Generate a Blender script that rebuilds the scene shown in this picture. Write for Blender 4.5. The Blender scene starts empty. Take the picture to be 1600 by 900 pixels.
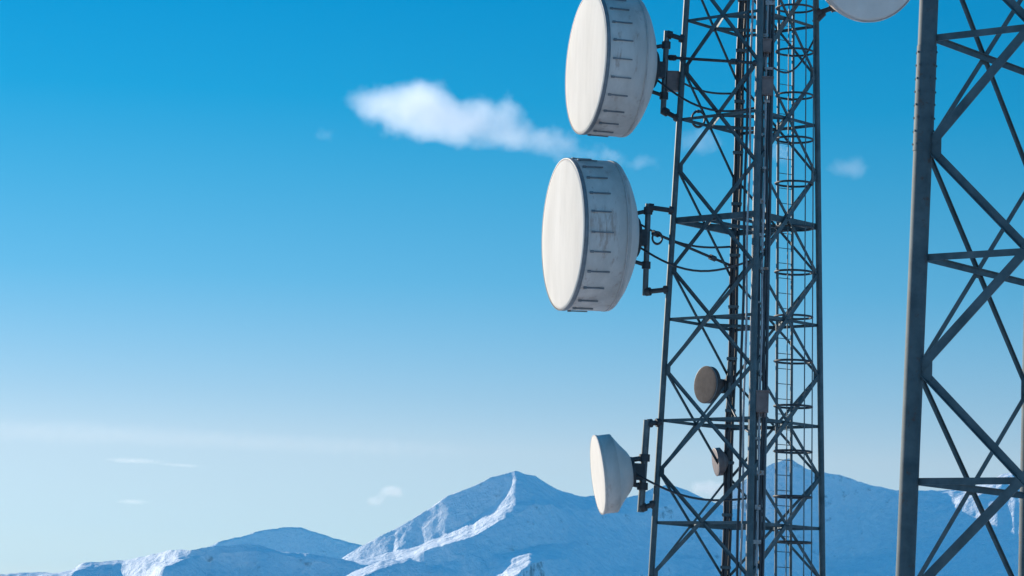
import bpy, math, random
import numpy as np
from mathutils import Vector, Matrix

random.seed(7)
SC = bpy.context.scene
COL = SC.collection
R = math.radians

# ------------------------------------------------------------------ camera
F = 4500.0                       # focal length in pixels of the 1600 px wide photograph
CAM = Vector((0, 0, 1.7))
PITCH = math.atan(550 / F)
ROLL = R(2.0)
fw = Vector((0, math.cos(PITCH), math.sin(PITCH)))
r0 = Vector((1, 0, 0)); u0 = Vector((0, -math.sin(PITCH), math.cos(PITCH)))
CR = r0 * math.cos(ROLL) + u0 * math.sin(ROLL)
CU = -r0 * math.sin(ROLL) + u0 * math.cos(ROLL)
cam_data = bpy.data.cameras.new('camera')
cam = bpy.data.objects.new('camera', cam_data); COL.objects.link(cam)
cam_data.sensor_width = 36.0
cam_data.lens = F / 1600 * 36.0
cam_data.clip_start = 0.1
cam_data.clip_end = 200000.0
m = Matrix((CR, CU, -fw)).transposed().to_4x4(); m.translation = CAM
cam.matrix_world = m
SC.camera = cam

def at(px, py, d):
    """the point seen at pixel (px, py) of the photograph, d metres in front of the camera"""
    return CAM + d * (fw + CR * ((px - 800) / F) + CU * ((450 - py) / F))

# ------------------------------------------------------------------ light
SUN_AZ = R(46)                   # left of the viewing direction, beyond the scene
SUN_EL = R(16)
SUN = Vector((-math.sin(SUN_AZ) * math.cos(SUN_EL), math.cos(SUN_AZ) * math.cos(SUN_EL), math.sin(SUN_EL)))
sl = bpy.data.lights.new('sun', 'SUN'); sl.energy = 5.0; sl.angle = R(0.5); sl.color = (1.0, 0.89, 0.75)
so = bpy.data.objects.new('sun', sl); COL.objects.link(so)
so.rotation_euler = SUN.to_track_quat('Z', 'Y').to_euler()
so.location = (-30, 30, 40)

world = bpy.data.worlds.new('World'); SC.world = world; world.use_nodes = True
nt = world.node_tree; nt.nodes.clear()
sky = nt.nodes.new('ShaderNodeTexSky'); sky.sky_type = 'NISHITA'; sky.sun_disc = False
sky.sun_elevation = SUN_EL; sky.sun_rotation = -SUN_AZ
sky.altitude = 1800; sky.air_density = 1.0; sky.dust_density = 0.2; sky.ozone_density = 5.0
# deep mountain blue: the red of the clear sky falls off with height, up to the top of the view
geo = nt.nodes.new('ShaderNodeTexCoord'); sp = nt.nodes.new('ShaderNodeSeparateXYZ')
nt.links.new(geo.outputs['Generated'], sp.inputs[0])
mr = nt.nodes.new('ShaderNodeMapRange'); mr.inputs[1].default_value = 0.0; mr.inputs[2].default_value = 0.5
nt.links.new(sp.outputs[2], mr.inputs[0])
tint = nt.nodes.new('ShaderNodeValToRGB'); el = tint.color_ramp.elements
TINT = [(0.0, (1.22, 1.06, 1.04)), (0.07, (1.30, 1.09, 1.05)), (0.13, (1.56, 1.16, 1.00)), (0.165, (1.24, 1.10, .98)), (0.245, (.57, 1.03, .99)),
        (0.31, (.30, 1.01, .99)), (0.37, (.06, .97, 1.0)), (0.44, (.0, .94, 1.02)), (0.56, (.10, 1.45, 1.5)), (0.8, (.38, 2.3, 2.4)), (1.0, (.45, 2.4, 2.5))]  # unseen sky above the view brightened to lift the shaded snow and shrouds
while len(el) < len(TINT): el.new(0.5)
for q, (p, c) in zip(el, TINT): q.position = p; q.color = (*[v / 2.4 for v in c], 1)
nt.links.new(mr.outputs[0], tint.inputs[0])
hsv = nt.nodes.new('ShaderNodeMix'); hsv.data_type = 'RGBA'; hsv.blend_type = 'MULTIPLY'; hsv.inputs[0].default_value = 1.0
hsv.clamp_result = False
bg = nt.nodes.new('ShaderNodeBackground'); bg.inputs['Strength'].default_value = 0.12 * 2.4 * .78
wo = nt.nodes.new('ShaderNodeOutputWorld')
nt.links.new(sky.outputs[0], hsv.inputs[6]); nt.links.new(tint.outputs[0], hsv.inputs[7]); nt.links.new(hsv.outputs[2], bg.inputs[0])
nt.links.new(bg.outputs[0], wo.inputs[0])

SC.view_settings.view_transform = 'Standard'; SC.view_settings.look = 'None'
SC.view_settings.exposure = 0.2; SC.view_settings.gamma = 1.0; SC.view_settings.use_curve_mapping = False
SC.render.engine = 'CYCLES'
cy = SC.cycles
cy.use_denoising = True
cy.volume_bounces = 6; cy.max_bounces = 10; cy.diffuse_bounces = 4; cy.transparent_max_bounces = 16
cy.volume_step_rate = 1.0; cy.volume_max_steps = 256

# ------------------------------------------------------------------ materials
def material(name):
    mt = bpy.data.materials.new(name); mt.use_nodes = True
    n = mt.node_tree; b = n.nodes['Principled BSDF']
    return mt, n, b

def node(n, kind, **kw):
    x = n.nodes.new(kind)
    for k, v in kw.items():
        if k in x.inputs: x.inputs[k].default_value = v
        else: setattr(x, k, v)
    return x

def ramp(n, stops):
    x = n.nodes.new('ShaderNodeValToRGB'); e = x.color_ramp.elements
    while len(e) < len(stops): e.new(0.5)
    for q, (p, c) in zip(e, stops):
        q.position = p; q.color = (*c, 1)
    return x

def mottled(name, c0, c1, scale, rough=0.6, metallic=0.0, rust=None, rust_at=0.66, streak=False, bump=0.0):
    mt, n, b = material(name)
    tc = node(n, 'ShaderNodeTexCoord')
    src = tc.outputs['Object']
    if streak:
        mp = node(n, 'ShaderNodeMapping'); mp.inputs['Scale'].default_value = (1, 1, 0.18)
        n.links.new(src, mp.inputs[0]); src = mp.outputs[0]
    t = node(n, 'ShaderNodeTexNoise', Scale=scale, Detail=6.0, Roughness=0.65)
    n.links.new(src, t.inputs['Vector'])
    rp = ramp(n, [(0.3, c0), (0.72, c1)])
    n.links.new(t.outputs[0], rp.inputs[0])
    out = rp.outputs[0]
    if rust:
        t2 = node(n, 'ShaderNodeTexNoise', Scale=scale * 2.3, Detail=8.0, Roughness=0.7)
        n.links.new(src, t2.inputs['Vector'])
        r2 = ramp(n, [(rust_at - 0.06, (0, 0, 0)), (rust_at + 0.04, (1, 1, 1))])
        n.links.new(t2.outputs[0], r2.inputs[0])
        mx = node(n, 'ShaderNodeMix', data_type='RGBA')
        n.links.new(r2.outputs[0], mx.inputs[0]); n.links.new(out, mx.inputs[6]); mx.inputs[7].default_value = (*rust, 1)
        out = mx.outputs[2]
    n.links.new(out, b.inputs['Base Color'])
    b.inputs['Roughness'].default_value = rough; b.inputs['Metallic'].default_value = metallic
    if bump:
        bp = node(n, 'ShaderNodeBump', Strength=bump, Distance=0.02)
        n.links.new(t.outputs[0], bp.inputs['Height']); n.links.new(bp.outputs[0], b.inputs['Normal'])
    return mt

M = {}
M['steel'] = mottled('weathered_steel', (0.036, 0.062, 0.070), (0.095, 0.13, 0.138), 4.0, 0.55, 0.35, rust=(0.12, 0.06, 0.035), rust_at=0.70)
M['leg_steel'] = mottled('rusty_leg_steel', (0.036, 0.06, 0.068), (0.085, 0.118, 0.125), 4.0, 0.7, 0.2, rust=(0.075, 0.05, 0.038), rust_at=0.64)
M['galv'] = mottled('galvanised_steel', (0.06, 0.085, 0.095), (0.13, 0.165, 0.175), 5.0, 0.5, 0.4, rust=(0.14, 0.08, 0.05), rust_at=0.70)
M['dark'] = mottled('dark_fitting', (0.025, 0.03, 0.034), (0.06, 0.065, 0.07), 8.0, 0.6, 0.3)
M['cable'] = mottled('black_cable', (0.018, 0.02, 0.024), (0.04, 0.043, 0.048), 6.0, 0.5)
M['cable_grey'] = mottled('grey_cable', (0.26, 0.27, 0.28), (0.42, 0.43, 0.43), 6.0, 0.55)
M['radome'] = mottled('cream_radome', (0.66, 0.595, 0.51), (0.77, 0.70, 0.61), 2.6, 0.9, streak=True, rust=(0.60, 0.52, 0.43), rust_at=0.70)
M['radome'].node_tree.nodes['Principled BSDF'].inputs['Specular IOR Level'].default_value = 0.08
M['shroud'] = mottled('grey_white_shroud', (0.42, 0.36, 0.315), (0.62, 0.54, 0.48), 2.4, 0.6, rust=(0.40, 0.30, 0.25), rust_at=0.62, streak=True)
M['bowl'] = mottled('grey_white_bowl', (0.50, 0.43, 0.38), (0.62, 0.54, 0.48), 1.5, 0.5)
M['rim'] = mottled('dull_rim_band', (0.11, 0.115, 0.12), (0.19, 0.195, 0.20), 6.0, 0.5)
M['seam'] = mottled('dull_seam', (0.33, 0.29, 0.26), (0.46, 0.40, 0.36), 5.0, 0.6)
M['old_dish'] = mottled('brownish_drum', (0.045, 0.033, 0.029), (0.085, 0.066, 0.058), 7.0, 0.85)
M['clamp'] = mottled('pale_clamp', (0.22, 0.23, 0.23), (0.42, 0.42, 0.41), 6.0, 0.5, rust=(0.22, 0.11, 0.06), rust_at=0.58)
M['box'] = mottled('faded_box', (0.11, 0.075, 0.066), (0.19, 0.135, 0.12), 6.0, 0.5)

def snow_material():
    mt, n, b = material('snow')
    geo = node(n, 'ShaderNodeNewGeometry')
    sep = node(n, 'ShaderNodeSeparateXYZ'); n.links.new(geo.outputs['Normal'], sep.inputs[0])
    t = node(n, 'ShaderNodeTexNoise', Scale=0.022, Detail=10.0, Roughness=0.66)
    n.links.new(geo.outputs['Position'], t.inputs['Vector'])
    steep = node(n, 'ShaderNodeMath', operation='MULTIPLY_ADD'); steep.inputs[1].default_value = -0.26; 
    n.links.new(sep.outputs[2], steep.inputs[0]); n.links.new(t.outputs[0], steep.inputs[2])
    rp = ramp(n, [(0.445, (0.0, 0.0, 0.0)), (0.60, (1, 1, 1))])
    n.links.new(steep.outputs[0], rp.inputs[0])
    t2 = node(n, 'ShaderNodeTexNoise', Scale=0.05, Detail=6.0)
    n.links.new(geo.outputs['Position'], t2.inputs['Vector'])
    sn = ramp(n, [(0.3, (0.80, 0.83, 0.87)), (0.7, (0.90, 0.91, 0.93))])
    n.links.new(t2.outputs[0], sn.inputs[0])
    mx = node(n, 'ShaderNodeMix', data_type='RGBA')
    n.links.new(rp.outputs[0], mx.inputs[0]); n.links.new(sn.outputs[0], mx.inputs[6])
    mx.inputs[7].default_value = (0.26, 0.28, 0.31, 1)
    n.links.new(mx.outputs[2], b.inputs['Base Color'])
    bn = node(n, 'ShaderNodeTexNoise', Scale=0.022, Detail=10.0, Roughness=0.62)
    n.links.new(geo.outputs['Position'], bn.inputs['Vector'])
    bp = node(n, 'ShaderNodeBump', Strength=0.8, Distance=26.0)
    n.links.new(bn.outputs[0], bp.inputs['Height']); n.links.new(bp.outputs[0], b.inputs['Normal'])
    b.inputs['Roughness'].default_value = 0.75
    b.inputs['Specular IOR Level'].default_value = 0.2
    return mt
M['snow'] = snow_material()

# ------------------------------------------------------------------ mesh helpers
class MB:
    def __init__(self): self.v = []; self.f = []; self.s = []
    def add(self, v, f, smooth=False):
        o = len(self.v); self.v += [tuple(p) for p in v]
        self.f += [tuple(i + o for i in q) for q in f]; self.s += [smooth] * len(f)
    def tube(self, p0, p1, r, n=12, r1=None, cap=True):
        self.sweep([p0, p1], r, n, r1, cap)
    def sweep(self, pts, r, n=10, r1=None, cap=True, closed=False):
        pts = [Vector(p) for p in pts]; k = len(pts); vs = []; fs = []
        ref = None
        for i, p in enumerate(pts):
            if closed: t = pts[(i + 1) % k] - pts[i - 1]
            else: t = pts[min(i + 1, k - 1)] - pts[max(i - 1, 0)]
            t.normalize()
            if ref is None:
                ref = Vector((0, 0, 1)) if abs(t.z) < 0.9 else Vector((1, 0, 0))
            a = (ref - t * ref.dot(t)).normalized(); b = t.cross(a); ref = a
            rr = r if r1 is None else r + (r1 - r) * i / (k - 1)
            for j in range(n):
                g = 2 * math.pi * j / n
                vs.append(p + (a * math.cos(g) + b * math.sin(g)) * rr)
        rings = k if closed else k - 1
        for i in range(rings):
            for j in range(n):
                a0 = i * n + j; a1 = i * n + (j + 1) % n
                b0 = ((i + 1) % k) * n + j; b1 = ((i + 1) % k) * n + (j + 1) % n
                fs.append((a0, a1, b1, b0))
        self.add(vs, fs, True)
        if cap and not closed:
            self.add(vs[:n], [tuple(reversed(range(n)))]); self.add(vs[-n:], [tuple(range(n))])
    def box(self, c, ax, ay, az):
        """box with centre c and half-axis vectors"""
        c = Vector(c); vs = []
        for sx in (-1, 1):
            for sy in (-1, 1):
                for sz in (-1, 1): vs.append(c + ax * sx + ay * sy + az * sz)
        self.add(vs, [(0, 1, 3, 2), (4, 6, 7, 5), (0, 4, 5, 1), (2, 3, 7, 6), (0, 2, 6, 4), (1, 5, 7, 3)])
    def angle(self, p0, p1, size, th, nrm):
        """steel angle section from p0 to p1; one leg flat in the plane facing nrm, the other pointing inwards"""
        p0 = Vector(p0); p1 = Vector(p1); t = (p1 - p0).normalized()
        nrm = Vector(nrm); nrm = (nrm - t * nrm.dot(t)).normalized(); w = t.cross(nrm)
        prof = [(-size / 2, 0), (size / 2, 0), (size / 2, -th), (-size / 2 + th, -th), (-size / 2 + th, -size * .4), (-size / 2, -size * .4)]
        vs = [p + w * a + nrm * b for p in (p0, p1) for a, b in prof]; k = 6
        fs = [(i, (i + 1) % k, k + (i + 1) % k, k + i) for i in range(k)]
        fs += [tuple(reversed(range(k))), tuple(range(k, 2 * k))]
        self.add(vs, fs)
    def lathe(self, o, ax, prof, n=64, smooth=True):
        """profile of (distance along ax from o, radius)"""
        o = Vector(o); ax = Vector(ax).normalized()
        a = (Vector((0, 0, 1)) - ax * ax.z).normalized(); b = ax.cross(a)
        vs = []; fs = []
        for x, r in prof:
            for j in range(n):
                g = 2 * math.pi * j / n
                vs.append(o + ax * x + (a * math.cos(g) + b * math.sin(g)) * r)
        for i in range(len(prof) - 1):
            for j in range(n):
                fs.append((i * n + j, i * n + (j + 1) % n, (i + 1) * n + (j + 1) % n, (i + 1) * n + j))
        self.add(vs, fs, smooth)
    def build(self, name, mat, parent=None):
        me = bpy.data.meshes.new(name); me.from_pydata(self.v, [], self.f)
        me.polygons.foreach_set('use_smooth', self.s)
        me.materials.append(mat); me.update()
        import bmesh
        bm = bmesh.new(); bm.from_mesh(me); bmesh.ops.recalc_face_normals(bm, faces=bm.faces); bm.to_mesh(me); bm.free()
        o = bpy.data.objects.new(name, me); COL.objects.link(o)
        if parent:
            o.parent = parent; o.matrix_parent_inverse = Matrix.Translation(parent.matrix_world.translation).inverted() if parent.type == 'EMPTY' else Matrix()
        return o

def thing(name, loc, label, cat, group=None):
    o = bpy.data.objects.new(name, None); COL.objects.link(o)
    o.location = loc; o.matrix_world = Matrix.Translation(loc); o.empty_display_size = 0.3
    o['label'] = label; o['category'] = cat
    if group: o['group'] = group
    return o
def tag(o, label, cat, group=None):
    o['label'] = label; o['category'] = cat
    if group: o['group'] = group
    return o

# ------------------------------------------------------------------ lattice towers
def tower(name, label, corners, z_node, panel, n_lo, n_hi, leg_r, br, br_thin, plan, thin_faces, steel, leg_steel):
    """corners(h) -> four leg centres in order round the tower at height h; z_node one node height."""
    base = sum(corners(0.0), Vector()) / 4
    t = thing(name, base, label, 'lattice tower')
    hb, ht = z_node - n_lo * panel, z_node + n_hi * panel
    for i in range(4):
        b = MB(); b.tube(corners(0.0)[i], corners(ht)[i], leg_r, 16)
        k = -n_lo
        foot = corners(0.0)[i]
        b.box(foot + Vector((0, 0, .02)), Vector((leg_r * 2, 0, 0)), Vector((0, leg_r * 2, 0)), Vector((0, 0, .02)))
        b.build('leg', leg_steel, t)
    for k in range(-n_lo, n_hi):
        h0 = z_node + k * panel; h1 = h0 + panel; hm = (h0 + h1) / 2
        if h1 < 0.3: continue
        h0 = max(h0, 0.05)
        c0 = corners(h0); c1 = corners(h1); cm = corners(hm)
        mids = []
        for i in range(4):
            j = (i + 1) % 4
            ctr = sum(cm, Vector()) / 4
            nrm = ((cm[i] + cm[j]) / 2 - ctr); nrm.z = 0; nrm.normalize()
            e = (cm[j] - cm[i]).normalized()
            s = e * leg_r * 0.7; up = Vector((0, 0, 1))
            b1 = br_thin * .8 if i in thin_faces else br; b2 = br_thin * .8 if i in thin_faces else br_thin * 1.1
            b = MB(); b.angle(c0[i] + s + nrm * .012, c1[j] - s + nrm * .012, b1, b1 * .12, nrm); b.build('diagonal_brace', steel, t)
            b = MB(); b.angle(c1[i] + s - nrm * .012, c0[j] - s - nrm * .012, b2, b2 * .12, -nrm); b.build('diagonal_brace', steel, t)
            b = MB(); b.angle(cm[i] + s - nrm * .035, cm[j] - s - nrm * .035, br_thin * .9, br_thin * .12, nrm); b.build('horizontal_brace', steel, t)
            # where the diagonals really cross
            mid = (c0[i] + c0[j]) / 2 * .5 + (c1[i] + c1[j]) / 2 * .5
            mids.append((cm[i] + cm[j]) / 2 - nrm * .05)
            b = MB(); g = br * 0.62
            b.box(mid + nrm * .004, e * g, up * g, nrm * .007)
            for q in (-1, 1):
                b.tube(mid + e * g * .5 * q + nrm * .008, mid + e * g * .5 * q + nrm * .03, .012, 6)
            b.build('gusset_plate', steel, t)
            gn = MB()
            gn.box(c1[i] + e * (leg_r + br * .35) + nrm * .001, e * br * .8, up * br * 1.25, nrm * .006)
            gn.build('gusset_plate', steel, t)
        if plan:
            for i in range(4):
                b = MB(); b.angle(mids[i], mids[(i + 1) % 4], br_thin, br_thin * .12, (mids[i] + mids[(i + 1) % 4]) / 2 - sum(cm, Vector()) / 4); b.build('plan_brace', steel, t)
    return t

# left tower: a square tower seen corner on
ZL = 57.0
PL = at(1163, 450, ZL)
vL = Vector((PL.x, PL.y, 0)).normalized(); lL = Vector((vL.y, -vL.x, 0))
TW = R(8)
nearL = -vL * math.cos(TW) + lL * math.sin(TW); rightL = lL * math.cos(TW) + vL * math.sin(TW)
def hdL(h): return 1.495 - (h - PL.z) * 0.0333
def legsL(h):
    c = Vector((PL.x, PL.y, h)); d = hdL(h)
    return [c + nearL * d, c + rightL * d, c - nearL * d, c - rightL * d]     # near, right, far, left
nodeL = at(1047, 420, (legsL(9)[3] - CAM).dot(fw)).z
towerL = tower('lattice_tower', 'slender square steel lattice tower carrying the white dishes and a caged ladder',
               legsL, nodeL, 2.005, 5, 5, .061, .086, .066, True, (1, 2), M['steel'], M['steel'])

# right tower: nearer and heavier, only its left legs in the picture
ZR = 33.0
A0 = at(1433, 450, ZR)
vR = Vector((A0.x, A0.y, 0)).normalized(); lR = Vector((vR.y, -vR.x, 0))
dAD = lR * math.cos(R(60)) + vR * math.sin(R(60)); dAB = lR * math.cos(R(30)) - vR * math.sin(R(30))
W0 = 2.80
cR = A0 + (dAD + dAB) * W0 / 2
def legsR(h):
    w = W0 - (h - A0.z) * 0.034
    c = Vector((cR.x, cR.y, h)); a = dAD * w / 2; b = dAB * w / 2
    return [c - a - b, c - a + b, c + a + b, c + a - b]                        # A, B, C, D
nodeR = at(1440, 225, ZR).z
towerR = tower('lattice_tower', 'heavy dark lattice tower with a thick tubular leg at the right edge',
               legsR, nodeR, 2.57, 3, 3, .110, .112, .088, False, (1, 3), M['steel'], M['leg_steel'])

# bolted splice sleeves on the thick leg of the near tower
for py0, py1 in ((62, 232),):
    z1, z0 = at(1445, py0, ZR).z, at(1445, py1, ZR).z
    p0, p1 = legsR(z0)[0], legsR(z1)[0]; b = MB(); b.tube(p0, p1, .1165, 20)
    ax = (p1 - p0).normalized()
    for k in range(8):
        c = p0.lerp(p1, (k + .5) / 8)
        for j in range(8):
            g = 2 * math.pi * (j + .5 * (k % 2)) / 8; d = Vector((math.cos(g), math.sin(g), 0))
            b.tube(c + d * .11, c + d * .126, .013, 6)
    b.build('splice_sleeve', M['leg_steel'], towerR)

# rest platform and cable clamps of the slender tower
hP = at(1110, 347, ZL).z
b = MB(); cP = Vector((PL.x, PL.y, hP)); ea = (nearL + rightL).normalized(); eb = (rightL - nearL).normalized()
hw = hdL(hP) * .66
for q in (-1, 1):
    b.box(cP + ea * hw * q, eb * (hw + .03), ea * .03, Vector((0, 0, .045))); b.box(cP + eb * hw * q + Vector((0, 0, .002)), ea * (hw - .03), eb * .03, Vector((0, 0, .04)))
for q in (-1, 1): b.box(cP + ea * hw * q * .34 + Vector((0, 0, .004)), eb * (hw - .03), ea * .022, Vector((0, 0, .03)))
b.build('rest_frame', M['steel'], towerL)
for k in range(16):
    h = 1.2 + k * 1.05
    c = legsL(h)[2] - vL * .12; b = MB()
    b.box(c, lL * .105, vL * .07, Vector((0, 0, .03)))
    b.tube(c - vL * .07 - lL * .1, c - vL * .12 - lL * .1, .014, 6); b.tube(c - vL * .07 + lL * .1, c - vL * .12 + lL * .1, .014, 6)
    b.build('cable_clamp', M['galv'], towerL)

# ------------------------------------------------------------------ dishes
def los_frame(p):
    v = (Vector(p) - CAM).normalized()
    r = (CR - v * CR.dot(v)).normalized(); return v, r, r.cross(v)

DRUM = [(0.0, 1.0), (0.645, 1.0), (0.665, .985), (0.745, .87), (0.80, .76), (0.845, .66), (0.86, .60), (0.91, .49), (0.945, .36), (0.96, .24), (0.965, 0.0)]
CONE = [(0.0, 1.0), (0.40, 1.0), (0.415, .97), (0.62, .70), (0.78, .52), (0.84, .42), (0.86, .24), (0.87, 0.0)]
OPEN = [(0.0, 1.0), (0.10, 1.0), (0.16, .95), (0.30, .78), (0.42, .58), (0.50, .36), (0.53, .2), (0.535, 0.0)]

def dish(label, c, n, rad, prof, clips, group, mats, hub=0.30):
    """drum antenna: c the centre of its face, n the way it faces"""
    c = Vector(c); n = Vector(n).normalized(); back = -n
    t = thing('dish_antenna', c, label, 'dish antenna', group)
    k = next(i for i, p in enumerate(prof) if p[1] < 0.999)        # first profile point past the shroud
    ls = prof[k - 1][0] * rad
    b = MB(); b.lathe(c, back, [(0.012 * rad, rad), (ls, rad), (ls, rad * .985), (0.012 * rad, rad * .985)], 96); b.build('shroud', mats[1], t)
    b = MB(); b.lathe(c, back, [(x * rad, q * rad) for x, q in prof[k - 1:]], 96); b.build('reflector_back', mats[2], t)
    b = MB(); b.lathe(c, back, [(-0.02 * rad, 0.0), (-0.019 * rad, .3 * rad), (-0.014 * rad, .7 * rad), (-0.004 * rad, .95 * rad), (0.004 * rad, .995 * rad), (.03 * rad, .995 * rad)], 96); b.build('radome', mats[0], t)
    b = MB(); b.lathe(c, back, [(0.0, rad * 1.0), (0.0, rad * 1.014), (.055 * rad, rad * 1.014), (.055 * rad, rad * 1.002)], 96); b.build('rim_band', mats[3], t)
    if clips:                                                       # lap seams of the shroud's rolled sheets
        for x in (.60,):
            b = MB(); b.lathe(c, back, [((x - .012) * rad, rad * .999), ((x - .012) * rad, rad * 1.0045), ((x + .012) * rad, rad * 1.0045), ((x + .012) * rad, rad * .999)], 96); b.build('seam_band', M['seam'], t)
    a = (Vector((0, 0, 1)) - back * back.z).normalized(); bb = back.cross(a)
    for j in range(clips):
        g = 2 * math.pi * (j + .35) / clips
        g += random.uniform(-.012, .012)
        d = a * math.cos(g) + bb * math.sin(g); tg = back.cross(d); kk = random.uniform(.85, 1.12)
        q = MB()
        p = c + d * rad * 1.012
        q.box(p + back * rad * .25, back * rad * .135 * kk, tg * rad * .008, d * rad * .008)
        q.box(p + back * rad * .12, back * rad * .022, tg * rad * .014, d * rad * .012)
        q.build('spring_clip', M['rim'], t)
    dep = prof[-1][0] * rad
    b = MB(); b.lathe(c, back, [(dep - .12 * rad, 0), (dep - .12 * rad, hub * rad), (dep + .06 * rad, hub * rad * .9), (dep + .06 * rad, 0)], 32); b.build('hub', M['dark'], t)
    return t, c + back * dep, back

def pipe_mount(t, rear, bk, rad, p_lo, p_hi, tie_lo, tie_hi, r=.057, ar=.05):
    """upright pipe at the back of a dish, tied to the tower with two arms and clamped to the dish's hub"""
    p_lo = Vector(p_lo); p_hi = Vector(p_hi)
    b = MB(); b.tube(p_lo, p_hi, r, 14); b.build('mount_pipe', M['galv'], t)
    for p, q in ((p_lo.lerp(p_hi, .04), tie_lo), (p_lo.lerp(p_hi, .96), tie_hi)):
        q = Vector(q); b = MB(); b.tube(p, q, ar, 10)
        d = (q - p).normalized()
        for e in (p + d * .06, q - d * .05): b.tube(e - d * .05, e + d * .05, ar * 1.7, 10)
        b.build('mount_arm', M['dark'], t)
    hz = (p_hi.z - p_lo.z); spread = min(.36 * rad, hz * .36)
    for f in (-1, 1):                                               # yoke: two links from pipe to the back of the bowl
        z = rear.z + f * spread
        p = p_lo.lerp(p_hi, min(.93, max(.07, (z - p_lo.z) / hz))); q = rear - bk * .10 * rad + Vector((0, 0, f * spread * .8))
        b = MB(); b.tube(p, q, r * .7, 10)
        b.tube(p - Vector((0, 0, .07)), p + Vector((0, 0, .07)), r * 1.55, 12)
        b.build('yoke_link', M['dark'], t)
    p = p_lo.lerp(p_hi, min(.9, max(.1, (rear.z - p_lo.z) / hz)))
    b = MB(); e = (p - rear).normalized(); b.box(rear.lerp(p, .5), e * (p - rear).length * .45, e.cross(Vector((0, 0, 1))) * .09, Vector((0, 0, min(.16, rad * .3))))
    b.build('hub_housing', M['dark'], t)

def facing(px, py, d, phi, lean):
    """facing left in view, turned phi towards the viewer, leaning by lean"""
    v, r, u = los_frame(at(px, py, d))
    return (-(r * math.cos(lean)) + u * math.sin(lean)) * math.cos(phi) - v * math.sin(phi)

def strut(t, p, q, r=.03, name='side_strut'):
    b = MB(); b.tube(p, q, r, 8); p = Vector(p); q = Vector(q); d = (q - p).normalized()
    for f in (.02, .72, .97):
        e = p.lerp(q, f); b.tube(e - d * .07, e + d * .07, r * 2.0, 8)
    b.build(name, M['dark'], t)

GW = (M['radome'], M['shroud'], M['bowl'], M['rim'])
legx = lambda py: legsL(at(1045, py, ZL).z)
dL = lambda py: (legx(py)[3] - CAM).dot(fw)       # depth of the left leg

# middle dish
d = dL(366) - .35
t2, rear2, bk2 = dish('large cream faced drum dish with its whole rim showing, below the cloud', at(879, 366, d), facing(879, 366, d, R(16.2), .043), 118 * d / F,
                      DRUM, 24, 'large drum dishes on the left of the tower', GW)
dm = d + .42
L = legx(328)[3]; L2 = legx(453)[3]
pipe_mount(t2, rear2, bk2, 118 * d / F, at(1008, 462, dm), at(1013, 318, dm), L2, L)
strut(t2, at(1022, 364, dm), legx(402)[2] + Vector((0, 0, .05)))
# upper dish
d = dL(100) - .3
t1, rear1, bk1 = dish('large cream faced drum dish cut off by the top edge, above the cloud', at(915, 99, d), facing(915, 99, d, R(16.2), .092), 110 * d / F,
                      DRUM, 24, 'large drum dishes on the left of the tower', GW)
dm = d + .42
pipe_mount(t1, rear1, bk1, 110 * d / F, at(1036, 178, dm), at(1042, 48, dm), legx(181)[3], legx(52)[3])
strut(t1, at(1048, 90, dm), legx(107)[0] + Vector((0, 0, .0)))
b = MB(); bc = at(1052, 128, dm); b.box(bc, Vector((.13, 0, 0)), Vector((0, .09, 0)), Vector((0, 0, .19)))
b.box(bc + Vector((0, 0, .195)), Vector((.145, 0, 0)), Vector((0, .105, 0)), Vector((0, 0, .012)))
b.build('radio_box', M['box'], t1)
# lower conical dish
d = dL(742) - .2
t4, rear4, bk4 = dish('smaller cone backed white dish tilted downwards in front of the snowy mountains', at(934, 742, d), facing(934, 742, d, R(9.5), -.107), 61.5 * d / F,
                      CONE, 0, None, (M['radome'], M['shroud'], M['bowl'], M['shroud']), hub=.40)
dm = d + .22
pipe_mount(t4, rear4, bk4, 61.5 * d / F, at(1001, 800, dm), at(1011, 656, dm), legx(790)[3], legx(663)[3], .07, .05)
# dish on the right of the tower, at the top edge
d = (legsL(at(1283, 0, ZL).z)[1] - CAM).dot(fw)
v3, r3, u3 = los_frame(at(1358, -83, d))
n3 = r3 * math.cos(R(49)) - v3 * math.sin(R(49)); n3 = (n3 + u3 * .02).normalized()
t3, rear3, bk3 = dish('grey dish at the top right of the slender tower, cut by the top edge', at(1360, -83, d - .5), n3, 115 * d / F,
                      OPEN, 0, None, (M['bowl'], M['shroud'], M['bowl'], M['shroud']))
pR = lambda py: legsL(at(1280, py, ZL).z)[1]
pipe_mount(t3, rear3, bk3, 115 * d / F, at(1306, 18, d), at(1304, -160, d), pR(8), pR(-150))
strut(t3, at(1306, 2, d), pR(20))
# small drum inside the tower
far = lambda py: legsL(at(1147, py, ZL).z)[2]
d = (far(600) - CAM).dot(fw) - .15
n5 = facing(1102, 600, d, R(37), .10)
t5, rear5, bk5 = dish('small brownish drum antenna inside the tower framework', at(1102, 601, d - .1), n5, 29 * d / F, [(0, 1), (.30, 1), (.34, .95), (.55, .66), (.70, .48), (.95, .40), (1.25, .38), (1.26, 0)], 0, None,
                      (M['old_dish'], M['old_dish'], M['old_dish'], M['rim']), hub=.35)
pipe_mount(t5, rear5, bk5, 29 * d / F, at(1138, 640, d), at(1140, 565, d), far(640), far(566), .045, .03)
# small pale dish lower down
d = (far(720) - CAM).dot(fw) - .1
t6, rear6, bk6 = dish('tiny dull dish seen nearly edge on, low inside the slender tower', at(1118, 722, d), facing(1118, 722, d, R(14), -.12), 22 * d / F, CONE, 0, None,
                      (M['box'], M['box'], M['box'], M['rim']), hub=.4)
pipe_mount(t6, rear6, bk6, 22 * d / F, at(1134, 778, d), at(1139, 692, d), far(775), far(694), .045, .03)

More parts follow.
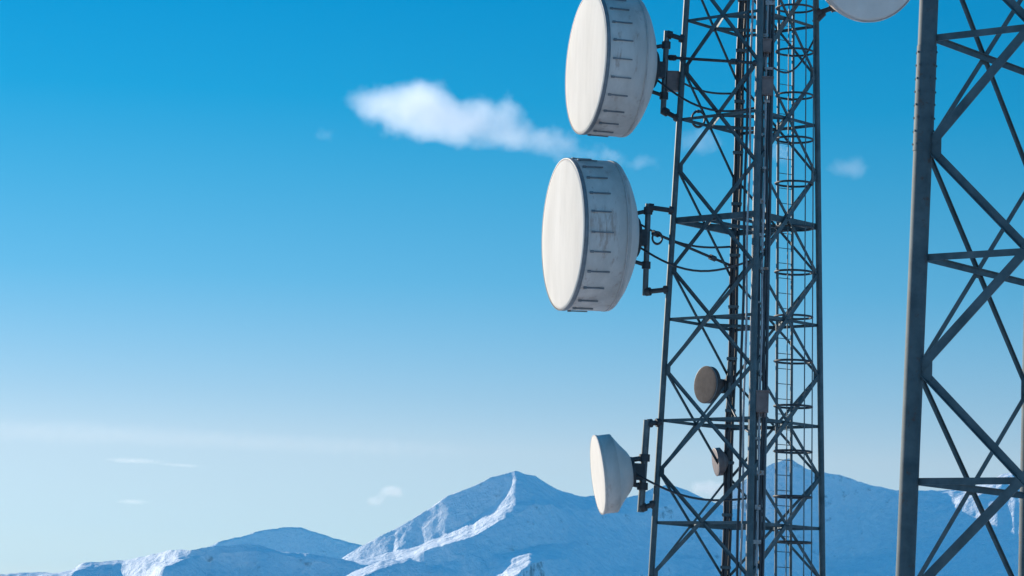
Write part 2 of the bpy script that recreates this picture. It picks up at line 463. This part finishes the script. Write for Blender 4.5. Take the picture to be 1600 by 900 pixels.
# ------------------------------------------------------------------ ladder with safety cage
lad_c = lambda h: Vector((PL.x, PL.y, h)) + lL * (63 / 4500 * ZL) * (hdL(h) / 1.495) + vL * .12
top = nodeL + 5 * 2.005
ld = thing('caged_ladder', lad_c(0.0), 'steel climbing ladder with round safety hoops inside the slender tower', 'ladder')
rl = lL * math.cos(R(35)) + vL * math.sin(R(35)); rn = -vL * math.cos(R(35)) + lL * math.sin(R(35))
for s in (-1, 1):
    b = MB(); b.tube(lad_c(.05) + rl * .18 * s, lad_c(top) + rl * .18 * s, .028, 8); b.build('rail', M['galv'], ld)
h = .3
while h < top:
    b = MB(); b.tube(lad_c(h) - rl * .18, lad_c(h) + rl * .18, .0075, 6); b.build('rung', M['steel'], ld); h += .3
hp = at(1226, 145, ZL).z; hoops = [hp - .885 * k for k in range(-4, 13)]
for h in hoops:
    if h < 2.2: continue
    b = MB(); c = lad_c(h) + rn * .30
    b.sweep([c + (rl * math.cos(g) + rn * math.sin(g)) * .37 for g in [2 * math.pi * k / 28 for k in range(28)]], .022, 6, closed=True)
    for s in (-1, 1): b.tube(lad_c(h) + rl * .18 * s, c + rl * .30 * s - rn * .21, .018, 6)
    b.build('cage_hoop', M['dark'], ld)
for g in (35, 90, 145):
    o = lambda h: lad_c(h) + rn * .30 + (rl * math.cos(R(g)) + rn * math.sin(R(g))) * .372
    b = MB(); b.tube(o(2.3), o(hoops[0]), .012, 6); b.build('cage_strap', M['galv'], ld)

# ------------------------------------------------------------------ feeder cables and their tray
tr = thing('cable_tray', Vector((PL.x, PL.y, 0)) + nearL * hdL(0) * .8, 'steel cable tray climbing the near corner of the slender tower', 'cable tray')
tray_c = lambda h, off: Vector((PL.x, PL.y, h)) + nearL * (hdL(h) - .22) + lL * (off + .10)
for off in (-.13, .19):
    b = MB(); b.tube(tray_c(.1, off), tray_c(top, off), .022, 8); b.build('side_rail', M['galv'], tr)
h = .4
while h < top:
    b = MB(); b.box(tray_c(h, .03), lL * .17, vL * .012, Vector((0, 0, .022))); b.build('cross_bar', M['galv'], tr)
    b = MB(); o = random.uniform(-.06, .12); b.box(tray_c(h + .02, o) - vL * .075, lL * random.uniform(.05, .10), vL * .014, Vector((0, 0, random.uniform(.02, .05)))); b.build('cable_clamp', M['clamp'], tr); h += .66
spec = [(-.30, .026, 'cable'), (-.235, .022, 'cable_grey'), (-.115, .030, 'cable_grey'), (-.055, .026, 'cable'), (.0, .034, 'cable'), (.065, .026, 'cable_grey'), (.12, .032, 'cable'), (.17, .024, 'cable')]
where = ['far left, clear of the tray', 'thin one just clear of the tray', 'nearest the left side rail', 'second from the left rail', 'thickest, in the middle',
         'right of the middle', 'second from the right', 'outermost on the right']
for (off, r, mt), w in zip(spec, where):
    b = MB(); ph = random.random() * 6
    b.sweep([tray_c(.1 + (top - .1) * k / 40, off + .012 * math.sin(k * .9 + ph)) - vL * (.045 + .01 * math.sin(k * 1.3 + ph)) for k in range(41)], r, 8)
    colr = 'grey' if mt == 'cable_grey' else 'black'
    tag(b.build('feeder_cable', M[mt], None), colr + ' feeder cable on the tower tray, ' + w, 'cable', 'feeder cables up the cable tray')
fx = [(-.06, .032), (.0, .036), (.062, .03)]
fw_ = ['leftmost of three', 'middle of three', 'rightmost of three']
for (off, r), w in zip(fx, fw_):
    b = MB(); ph = random.random() * 6
    b.sweep([legsL(.1 + (top - .1) * k / 40)[2] + lL * (off + .012 * math.sin(k * .8 + ph)) - vL * (.12 + (.03 if off == 0 else 0)) for k in range(41)], r, 8)
    tag(b.build('feeder_cable', M['cable'], None), 'thick black cable strapped to the far leg of the slender tower, ' + w, 'cable', 'thick cables on the far leg')
b = MB()
# coils of spare cable
def coil(px, py, d, rr, label, tilt=0.0):
    c = at(px, py, d); v, r, u = los_frame(c); b = MB()
    for k in range(3):
        ra = r * math.cos(.5 + .1 * k) + v * math.sin(.5 + .1 * k)
        b.sweep([c + (ra * math.cos(g) + u * math.sin(g)) * rr * (1 + .06 * k) + v * .025 * k for g in [2 * math.pi * j / 32 for j in range(32)]], .02, 6, closed=True)
    b.tube(c + u * rr * .8, c + u * rr * 1.25, .03, 8)
    tag(b.build('cable_coil', M['cable'], None), label, 'cable coil')
coil(1091, 186, dL(186) + .5, .15, 'black coil of spare cable hung beside the mount of the upper dish')
coil(1027, 372, dL(372) - .02, .11, 'small black cable loop behind the middle dish')
# jumper cables from dish to tray
def jumper(p, q, sag, label):
    p = Vector(p); q = Vector(q); b = MB()
    b.sweep([p.lerp(q, k / 16) - Vector((0, 0, sag * math.sin(math.pi * k / 16))) for k in range(17)], .022, 6)
    tag(b.build('jumper_cable', M['cable'], None), label, 'cable', 'slack cables from dish to tower')
jumper(rear1 + Vector((0, 0, -.1)), tray_c(rear1.z - .9, -.05), .35, 'slack black cable drooping from the upper big dish to the tray')
jumper(rear2 + Vector((0, 0, -.1)), tray_c(rear2.z - .5, -.05), .40, 'slack black cable drooping from the middle big dish to the tray')
jumper(rear4, tray_c(rear4.z - .5, -.05), .25, 'slack black cable drooping from the cone backed dish to the tray')

jumper(rear5 - Vector((0, 0, .05)), tray_c(rear5.z - 1.2, 0), .2, 'slack black cable from the small brownish drum to the tray')
jumper(pR(40) + lL * .02, tray_c(pR(40).z - .9, .1), .45, 'slack black cable from the right leg to the tray, near the top edge')
jumper(rear1 + Vector((0, 0, .2)), legsL(rear1.z - .15)[2], .25, 'slack black cable from the upper big dish to the far leg')
jumper(rear2 + Vector((0, 0, .35)), legsL(rear2.z + .1)[2], .22, 'slack black cable from the middle big dish to the far leg')

# small boxes clamped to the cable tray
for py, off, hx, hz_, lab in ((84, .02, .13, .12, 'small brown junction box on the cable tray near the top edge'),
                              (148, .05, .15, .17, 'larger brown junction box on the cable tray beside the upper dish mount'),
                              (640, .10, .13, .20, 'brown junction box low on the cable tray, level with the brownish drum')):
    h = at(1180, py, ZL).z; c = tray_c(h, off) - vL * .16; b = MB()
    b.box(c, lL * hx, vL * .07, Vector((0, 0, hz_))); b.box(c + Vector((0, 0, hz_ + .012)), lL * (hx + .015), vL * .085, Vector((0, 0, .012)))
    b.box(c - vL * .074, lL * hx * .8, vL * .006, Vector((0, 0, hz_ * .82)))
    for q in (-1, 0, 1): b.tube(c + lL * hx * .5 * q - Vector((0, 0, hz_)), c + lL * hx * .5 * q - Vector((0, 0, hz_ + .09)), .02, 6)
    tag(b.build('junction_box', M['box'], None), lab, 'junction box')

# ------------------------------------------------------------------ terrain
rs = np.random.RandomState(3)
_perm = rs.rand(256, 256)
def vnoise(x, y):
    xi = np.floor(x).astype(int); yi = np.floor(y).astype(int); fx = x - xi; fy = y - yi
    fx = fx * fx * fx * (fx * (fx * 6 - 15) + 10); fy = fy * fy * fy * (fy * (fy * 6 - 15) + 10)
    g = lambda a, b: _perm[a & 255, b & 255]
    return (g(xi, yi) * (1 - fx) + g(xi + 1, yi) * fx) * (1 - fy) + (g(xi, yi + 1) * (1 - fx) + g(xi + 1, yi + 1) * fx) * fy
def fbm(x, y, o=5, ridged=False):
    s = np.zeros_like(x); a = 1.0; tot = 0
    for k in range(o):
        v = vnoise(x + 17.3 * k, y - 9.1 * k) * 2 - 1
        if ridged: v = 1 - 2 * np.abs(v)
        s += a * v; tot += a; a *= .5; x = x * 2.03; y = y * 2.03
    return s / tot

def grid_mesh(name, X, Y, Z, mat, smooth=True):
    ny, nx = X.shape
    vs = np.stack([X, Y, Z], -1).reshape(-1, 3)
    i = np.arange(ny * nx).reshape(ny, nx)
    fs = np.stack([i[:-1, :-1], i[:-1, 1:], i[1:, 1:], i[1:, :-1]], -1).reshape(-1, 4)
    me = bpy.data.meshes.new(name); me.from_pydata(vs.tolist(), [], fs.tolist())
    me.polygons.foreach_set('use_smooth', [smooth] * len(fs)); me.materials.append(mat); me.update()
    o = bpy.data.objects.new(name, me); COL.objects.link(o); o['kind'] = 'structure'
    return o

VALLEY = -420.0
def mountain(rows, x0, x1, nx, amp, seed, nsub=40):
    nx = int(nx * 1.6); nsub = int(nsub * 1.3)
    """rows from the back to the front: (profile points (px, py), distance or [(px, distance)], samples to the next row)"""
    px = np.linspace(x0, x1, nx)
    P = []; D = []
    for pts, dd in rows:
        a = np.array(pts, float); P.append(np.interp(px, a[:, 0], a[:, 1]))
        if isinstance(dd, (int, float)): D.append(np.full(nx, float(dd)))
        else:
            e = np.array(dd, float); D.append(np.interp(px, e[:, 0], e[:, 1]))
    # soften the polylines a little
    ker = np.hanning(7); ker /= ker.sum()
    for q in range(len(P)):
        P[q] = np.convolve(np.pad(P[q], 3, 'edge'), ker, 'valid'); D[q] = np.convolve(np.pad(D[q], 3, 'edge'), ker, 'valid')
        if 0 < q < len(P) - 1:                                      # uneven crests and shelves
            P[q] = P[q] + fbm(px / 34 + 3.1 * seed, px * 0 + q * 7.7, 4, True) * (1.3 if q == 1 else 3.0)
            D[q] = D[q] + fbm(px / 50 + 5.3 * seed, px * 0 + q * 3.3, 4) * (0 if q == 1 else 28)
    pys = []; ds = []
    for k in range(len(rows) - 1):
        for s in np.linspace(0, 1, nsub, endpoint=(k == len(rows) - 2)):
            pys.append(P[k] * (1 - s) + P[k + 1] * s); ds.append(D[k] * (1 - s) + D[k + 1] * s)
    py = np.array(pys); dd = np.array(ds); pxx = np.broadcast_to(px, py.shape)
    a = (pxx - 800) / F; c = (450 - py) / F
    X = dd * (fw.x + CR.x * a + CU.x * c); Y = dd * (fw.y + CR.y * a + CU.y * c); Z = 1.7 + dd * (fw.z + CR.z * a + CU.z * c)
    n = fbm(X / 380 + seed, Y / 380, 6, True) * amp * 1.6 + fbm(X / 120 + seed, Y / 120 + 5, 5, True) * amp * .8
    Z = np.maximum(Z + n, VALLEY - 25)
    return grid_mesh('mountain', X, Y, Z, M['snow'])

# far pale ridge
mountain([([(200, 1010), (700, 1010)], 16500),
          ([(200, 900), (300, 868), (345, 848), (395, 835), (420, 829), (450, 826), (480, 832), (520, 843), (570, 856), (640, 880), (760, 930)], 15000),
          ([(200, 1060), (700, 1060)], 14300), ([(200, 1130), (760, 1130)], 12500)], 200, 760, 140, 10, 1.0)
# main peak with its sunlit benches
crest = [(380, 960), (470, 905), (530, 872), (565, 850), (640, 811), (700, 776), (735, 762), (765, 749), (783, 744), (806, 740), (835, 745), (850, 752), (875, 765), (910, 774), (945, 779), (990, 778), (1020, 766), (1048, 760), (1080, 771), (1115, 784), (1160, 802), (1250, 850), (1350, 930)]
foot = [(380, 966), (470, 915), (530, 880), (575, 870), (640, 856), (700, 836), (740, 815), (772, 794), (792, 770), (806, 753), (820, 757), (834, 771), (850, 782), (880, 790), (1000, 806), (1050, 790), (1120, 806), (1250, 880), (1350, 950)]
lip = [(380, 975), (470, 925), (530, 884), (580, 881), (640, 872), (700, 854), (740, 836), (790, 809), (835, 788), (850, 790), (890, 806), (1000, 830), (1050, 815), (1120, 830), (1250, 900), (1350, 960)]
low0 = [(380, 1000), (530, 905), (640, 890), (700, 880), (760, 866), (800, 858), (850, 852), (900, 850), (1120, 870), (1350, 985)]
low = [(380, 1010), (530, 925), (700, 900), (760, 888), (828, 878), (900, 878), (1120, 890), (1350, 990)]
mid2 = [(380, 1020), (530, 940), (700, 915), (760, 898), (816, 890), (900, 895), (1120, 905), (1350, 1000)]
low2 = [(380, 1040), (530, 960), (700, 930), (760, 908), (803, 902), (900, 912), (1120, 920), (1350, 1010)]
mountain([([(380, 1050), (1350, 1050)], 10300), (crest, [(380, 9000), (806, 9000), (1050, 9500), (1350, 9600)]),
          (foot, [(380, 8940), (700, 8880), (806, 8940), (850, 8930), (1050, 9420), (1350, 9500)]),
          (lip, [(380, 8700), (700, 8620), (850, 8850), (1050, 9380), (1350, 9450)]),
          (low0, [(380, 8600), (690, 8560), (750, 8610), (800, 8660), (850, 8720), (950, 9000), (1050, 9290), (1350, 9340)]),
          (low, [(380, 8550), (700, 8520), (765, 8580), (828, 8380), (860, 8560), (900, 8690), (950, 8880), (1050, 9210), (1350, 9300)]),
          (mid2, [(380, 8500), (700, 8490), (755, 8550), (816, 8320), (855, 8500), (900, 8620), (1050, 9150), (1350, 9280)]),
          (low2, [(380, 8450), (700, 8450), (745, 8520), (803, 8260), (850, 8440), (900, 8550), (1050, 9100), (1350, 9250)]),
          ([(380, 1290), (1350, 1290)], 7600)], 380, 1350, 300, 7, 4.0, 26)
# hills on the left
mountain([([(-250, 1060), (700, 1060)], 8400),
          ([(-250, 930), (-60, 905), (0, 896), (40, 895), (85, 896), (112, 892), (128, 880), (160, 879), (195, 879), (240, 867), (300, 858), (340, 852), (385, 850), (415, 856), (440, 866), (480, 867), (530, 876), (580, 892), (650, 920), (700, 950)], [(-250, 7000), (120, 7000), (190, 7030), (300, 6800), (385, 6860), (700, 6920)]),
          ([(-250, 940), (0, 905), (110, 897), (125, 890), (160, 886), (190, 884), (240, 880), (300, 868), (385, 858), (480, 876), (580, 900), (700, 960)], [(-250, 6960), (60, 6960), (110, 6900), (150, 6965), (195, 6990), (280, 6770), (385, 6830), (700, 6895)]),
          ([(-250, 980), (0, 930), (160, 915), (230, 905), (262, 887), (300, 868), (330, 876), (480, 900), (700, 975)], [(-250, 6850), (100, 6820), (175, 6940), (250, 6700), (330, 6790), (700, 6840)]),
          ([(-250, 1330), (700, 1330)], 5900)], -250, 700, 240, 6, 9.0, 30)
# low front hill with a lit shoulder
mountain([([(460, 1080), (830, 1080)], 7500),
          ([(460, 960), (520, 914), (545, 898), (570, 888), (592, 881), (640, 878), (690, 886), (740, 902), (830, 960)], 6600),
          ([(460, 970), (520, 925), (545, 910), (570, 899), (592, 889), (640, 882), (690, 891), (740, 908), (830, 966)], [(460, 6500), (570, 6440), (600, 6520), (640, 6580), (830, 6590)]),
          ([(460, 1360), (830, 1360)], 5700)], 460, 830, 130, 5, 13.0, 36)
# right-hand mountain
mountain([([(1020, 1040), (1900, 1040)], 11600),
          ([(1020, 870), (1080, 815), (1130, 775), (1170, 746), (1200, 732), (1235, 721), (1262, 734), (1290, 738), (1312, 741), (1350, 754), (1400, 766), (1450, 769), (1510, 764), (1550, 752), (1580, 742), (1620, 737), (1700, 760), (1900, 800)], 9800),
          ([(1020, 900), (1235, 775), (1400, 800), (1480, 790), (1530, 778), (1560, 765), (1580, 757), (1620, 770), (1700, 790), (1900, 830)], [(1020, 9740), (1400, 9740), (1530, 9660), (1580, 9700), (1620, 9740), (1900, 9740)]),
          ([(1020, 980), (1235, 880), (1400, 860), (1500, 820), (1560, 795), (1600, 785), (1660, 810), (1900, 880)], [(1020, 9600), (1400, 9600), (1560, 9560), (1900, 9600)]),
          ([(1020, 1250), (1900, 1250)], 8000)], 1020, 1900, 240, 9, 21.0, 30)

# the ground: a snowy summit plateau falling to the valley floor, one sheet out to the horizon
th = np.linspace(0, 2 * np.pi, 193)
rr = np.concatenate([np.linspace(0, 140, 30), np.geomspace(150, 32000, 90)])
TH, RR = np.meshgrid(th, rr)
gx = RR * np.cos(TH); gy = 40 + RR * np.sin(TH)
s = np.clip((RR - 110) / 2900, 0, 1); s = s * s * (3 - 2 * s)
gz = VALLEY * s - 40 * np.clip((RR - 110) / 400, 0, 1) + fbm(gx / 300, gy / 300, 5) * 25 * np.clip((RR - 130) / 600, 0, 1) + fbm(gx / 6, gy / 6, 4) * .10 * np.clip((140 - RR) / 40, 0, 1)
gz = gz + 0.0
gz[RR < 100] = np.minimum(gz[RR < 100], 0.0)
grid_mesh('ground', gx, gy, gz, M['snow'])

# ------------------------------------------------------------------ haze
def haze(density):
    mt = bpy.data.materials.new('haze_air'); mt.use_nodes = True; n = mt.node_tree; n.nodes.clear()
    v = n.nodes.new('ShaderNodeVolumePrincipled'); v.inputs['Color'].default_value = (0.22, 0.74, 1.0, 1)
    v.inputs['Density'].default_value = density; v.inputs['Anisotropy'].default_value = 0.0
    o = n.nodes.new('ShaderNodeOutputMaterial'); n.links.new(v.outputs[0], o.inputs['Volume'])
    b = MB(); b.box((0, 0, 80), Vector((34000, 0, 0)), Vector((0, 34000, 0)), Vector((0, 0, 650)))
    ob = b.build('haze', mt); ob['kind'] = 'stuff'
haze(1.1e-5)

# ------------------------------------------------------------------ clouds
def cloud(label, px, py, d, sx, sy, blobs, dens, nscale, seed, cut=0.30, group=None, depth=None):
    """soft cloud centred at (px, py); blobs in half-size units (x, z, rx, rz, weight)"""
    mt = bpy.data.materials.new('cloud_vapour'); mt.use_nodes = True; n = mt.node_tree; n.nodes.clear()
    tc = n.nodes.new('ShaderNodeTexCoord'); acc = None
    for (bx, bz, rx, rz, wgt) in blobs:
        sub = n.nodes.new('ShaderNodeVectorMath'); sub.operation = 'SUBTRACT'; sub.inputs[1].default_value = (bx, 0, bz)
        n.links.new(tc.outputs['Object'], sub.inputs[0])
        ml = n.nodes.new('ShaderNodeVectorMath'); ml.operation = 'MULTIPLY'; ml.inputs[1].default_value = (1 / rx, 1 / .95, 1 / rz)
        n.links.new(sub.outputs[0], ml.inputs[0])
        ln = n.nodes.new('ShaderNodeVectorMath'); ln.operation = 'LENGTH'; n.links.new(ml.outputs[0], ln.inputs[0])
        mm = n.nodes.new('ShaderNodeMapRange'); mm.interpolation_type = 'SMOOTHSTEP'
        mm.inputs[1].default_value = 1.0; mm.inputs[2].default_value = 0.0; mm.inputs[3].default_value = 0.0; mm.inputs[4].default_value = wgt
        n.links.new(ln.outputs['Value'], mm.inputs[0])
        if acc is None: acc = mm.outputs[0]
        else:
            ad = n.nodes.new('ShaderNodeMath'); ad.operation = 'ADD'
            n.links.new(acc, ad.inputs[0]); n.links.new(mm.outputs[0], ad.inputs[1]); acc = ad.outputs[0]
    mp = n.nodes.new('ShaderNodeMapping'); mp.inputs['Scale'].default_value = (sx / sy, 1, 1); mp.inputs['Location'].default_value = (seed, seed * .7, 0)
    n.links.new(tc.outputs['Object'], mp.inputs[0])
    t = n.nodes.new('ShaderNodeTexNoise'); t.inputs['Scale'].default_value = nscale; t.inputs['Detail'].default_value = 5; t.inputs['Roughness'].default_value = .6
    n.links.new(mp.outputs[0], t.inputs['Vector'])
    ns = n.nodes.new('ShaderNodeMapRange'); ns.inputs[1].default_value = .25; ns.inputs[2].default_value = .75; ns.inputs[3].default_value = -cut * 2; ns.inputs[4].default_value = 0.0
    n.links.new(t.outputs[0], ns.inputs[0])
    ad = n.nodes.new('ShaderNodeMath'); ad.operation = 'ADD'; n.links.new(acc, ad.inputs[0]); n.links.new(ns.outputs[0], ad.inputs[1])
    md = n.nodes.new('ShaderNodeMath'); md.operation = 'MULTIPLY'; md.use_clamp = False
    cl = n.nodes.new('ShaderNodeClamp'); cl.inputs[1].default_value = 0; cl.inputs[2].default_value = 1.0
    n.links.new(ad.outputs[0], cl.inputs[0]); n.links.new(cl.outputs[0], md.inputs[0]); md.inputs[1].default_value = dens
    v = n.nodes.new('ShaderNodeVolumePrincipled'); v.inputs['Color'].default_value = (0.985, 0.985, 0.99, 1); v.inputs['Anisotropy'].default_value = 0.5
    n.links.new(md.outputs[0], v.inputs['Density'])
    o = n.nodes.new('ShaderNodeOutputMaterial'); n.links.new(v.outputs[0], o.inputs['Volume'])
    b = MB(); b.box((0, 0, 0), Vector((1, 0, 0)), Vector((0, 1, 0)), Vector((0, 0, 1)))
    ob = b.build('cloud', mt)
    k = d / F
    ob.location = at(px, py, d); ob.scale = (sx * k, (depth or sy * 1.4) * k, sy * k); ob.rotation_euler = (0, 0, 0)
    tag(ob, label, 'cloud', group)
D9 = 8000.0
cloud('white fleecy cloud tapering to the right, alone in the blue sky left of the dishes', 772, 194, D9, 290, 108,
      [(-.42, .10, .50, .60, .95), (-.40, .40, .24, .42, .6), (-.66, .28, .26, .34, .5), (-.12, -.02, .50, .52, .85), (.04, .22, .28, .36, .4), (.24, -.22, .42, .36, .62), (.56, -.40, .40, .30, .45), (.82, -.50, .30, .24, .36)],
      .0085, 2.8, 1.0, cut=.36)
cloud('faint wisp of cloud behind the slender tower, fading out on its right', 1200, 243, D9, 210, 60,
      [(-.50, .30, .30, .7, .75), (.08, .10, .30, .6, .7), (.62, -.25, .28, .5, .75)], .0045, 2.4, 5.0)
cloud('small faint puff of cloud low over the left flank of the main peak', 603, 773, 36500.0, 50, 32,
      [(.2, .15, .65, .55, .9), (-.35, -.3, .55, .5, .8)], .0050, 2.0, 8.0, depth=40)
cloud('bright low cloud behind the saddle right of the conical dish', 1112, 764, 36500.0, 80, 30,
      [(0, 0, .9, .8, .9)], .006, 2.0, 11.0, depth=40)
cloud('faint small wisp just left of the big fleecy cloud', 508, 210, D9, 42, 30, [(0, 0, .8, .7, .6)], .004, 2.2, 3.0)
cloud('long thin veil of cloud low in the sky at the left', 330, 690, 36500.0, 700, 62,
      [(-.3, .1, .65, .6, .55), (.3, .0, .6, .5, .5)], .0005, 4.0, 15.0, depth=120, cut=.22)
cloud('short thin streak of cloud under the long veil at the left', 235, 722, 36500.0, 130, 12,
      [(-.2, .1, .7, .7, .7), (.4, -.3, .5, .5, .6)], .0028, 3.0, 18.0, depth=60)
cloud('tiny pale streak of cloud low above the left hills', 208, 784, 36500.0, 50, 10,
      [(0, 0, .9, .8, .8)], .003, 3.0, 23.0, depth=40)
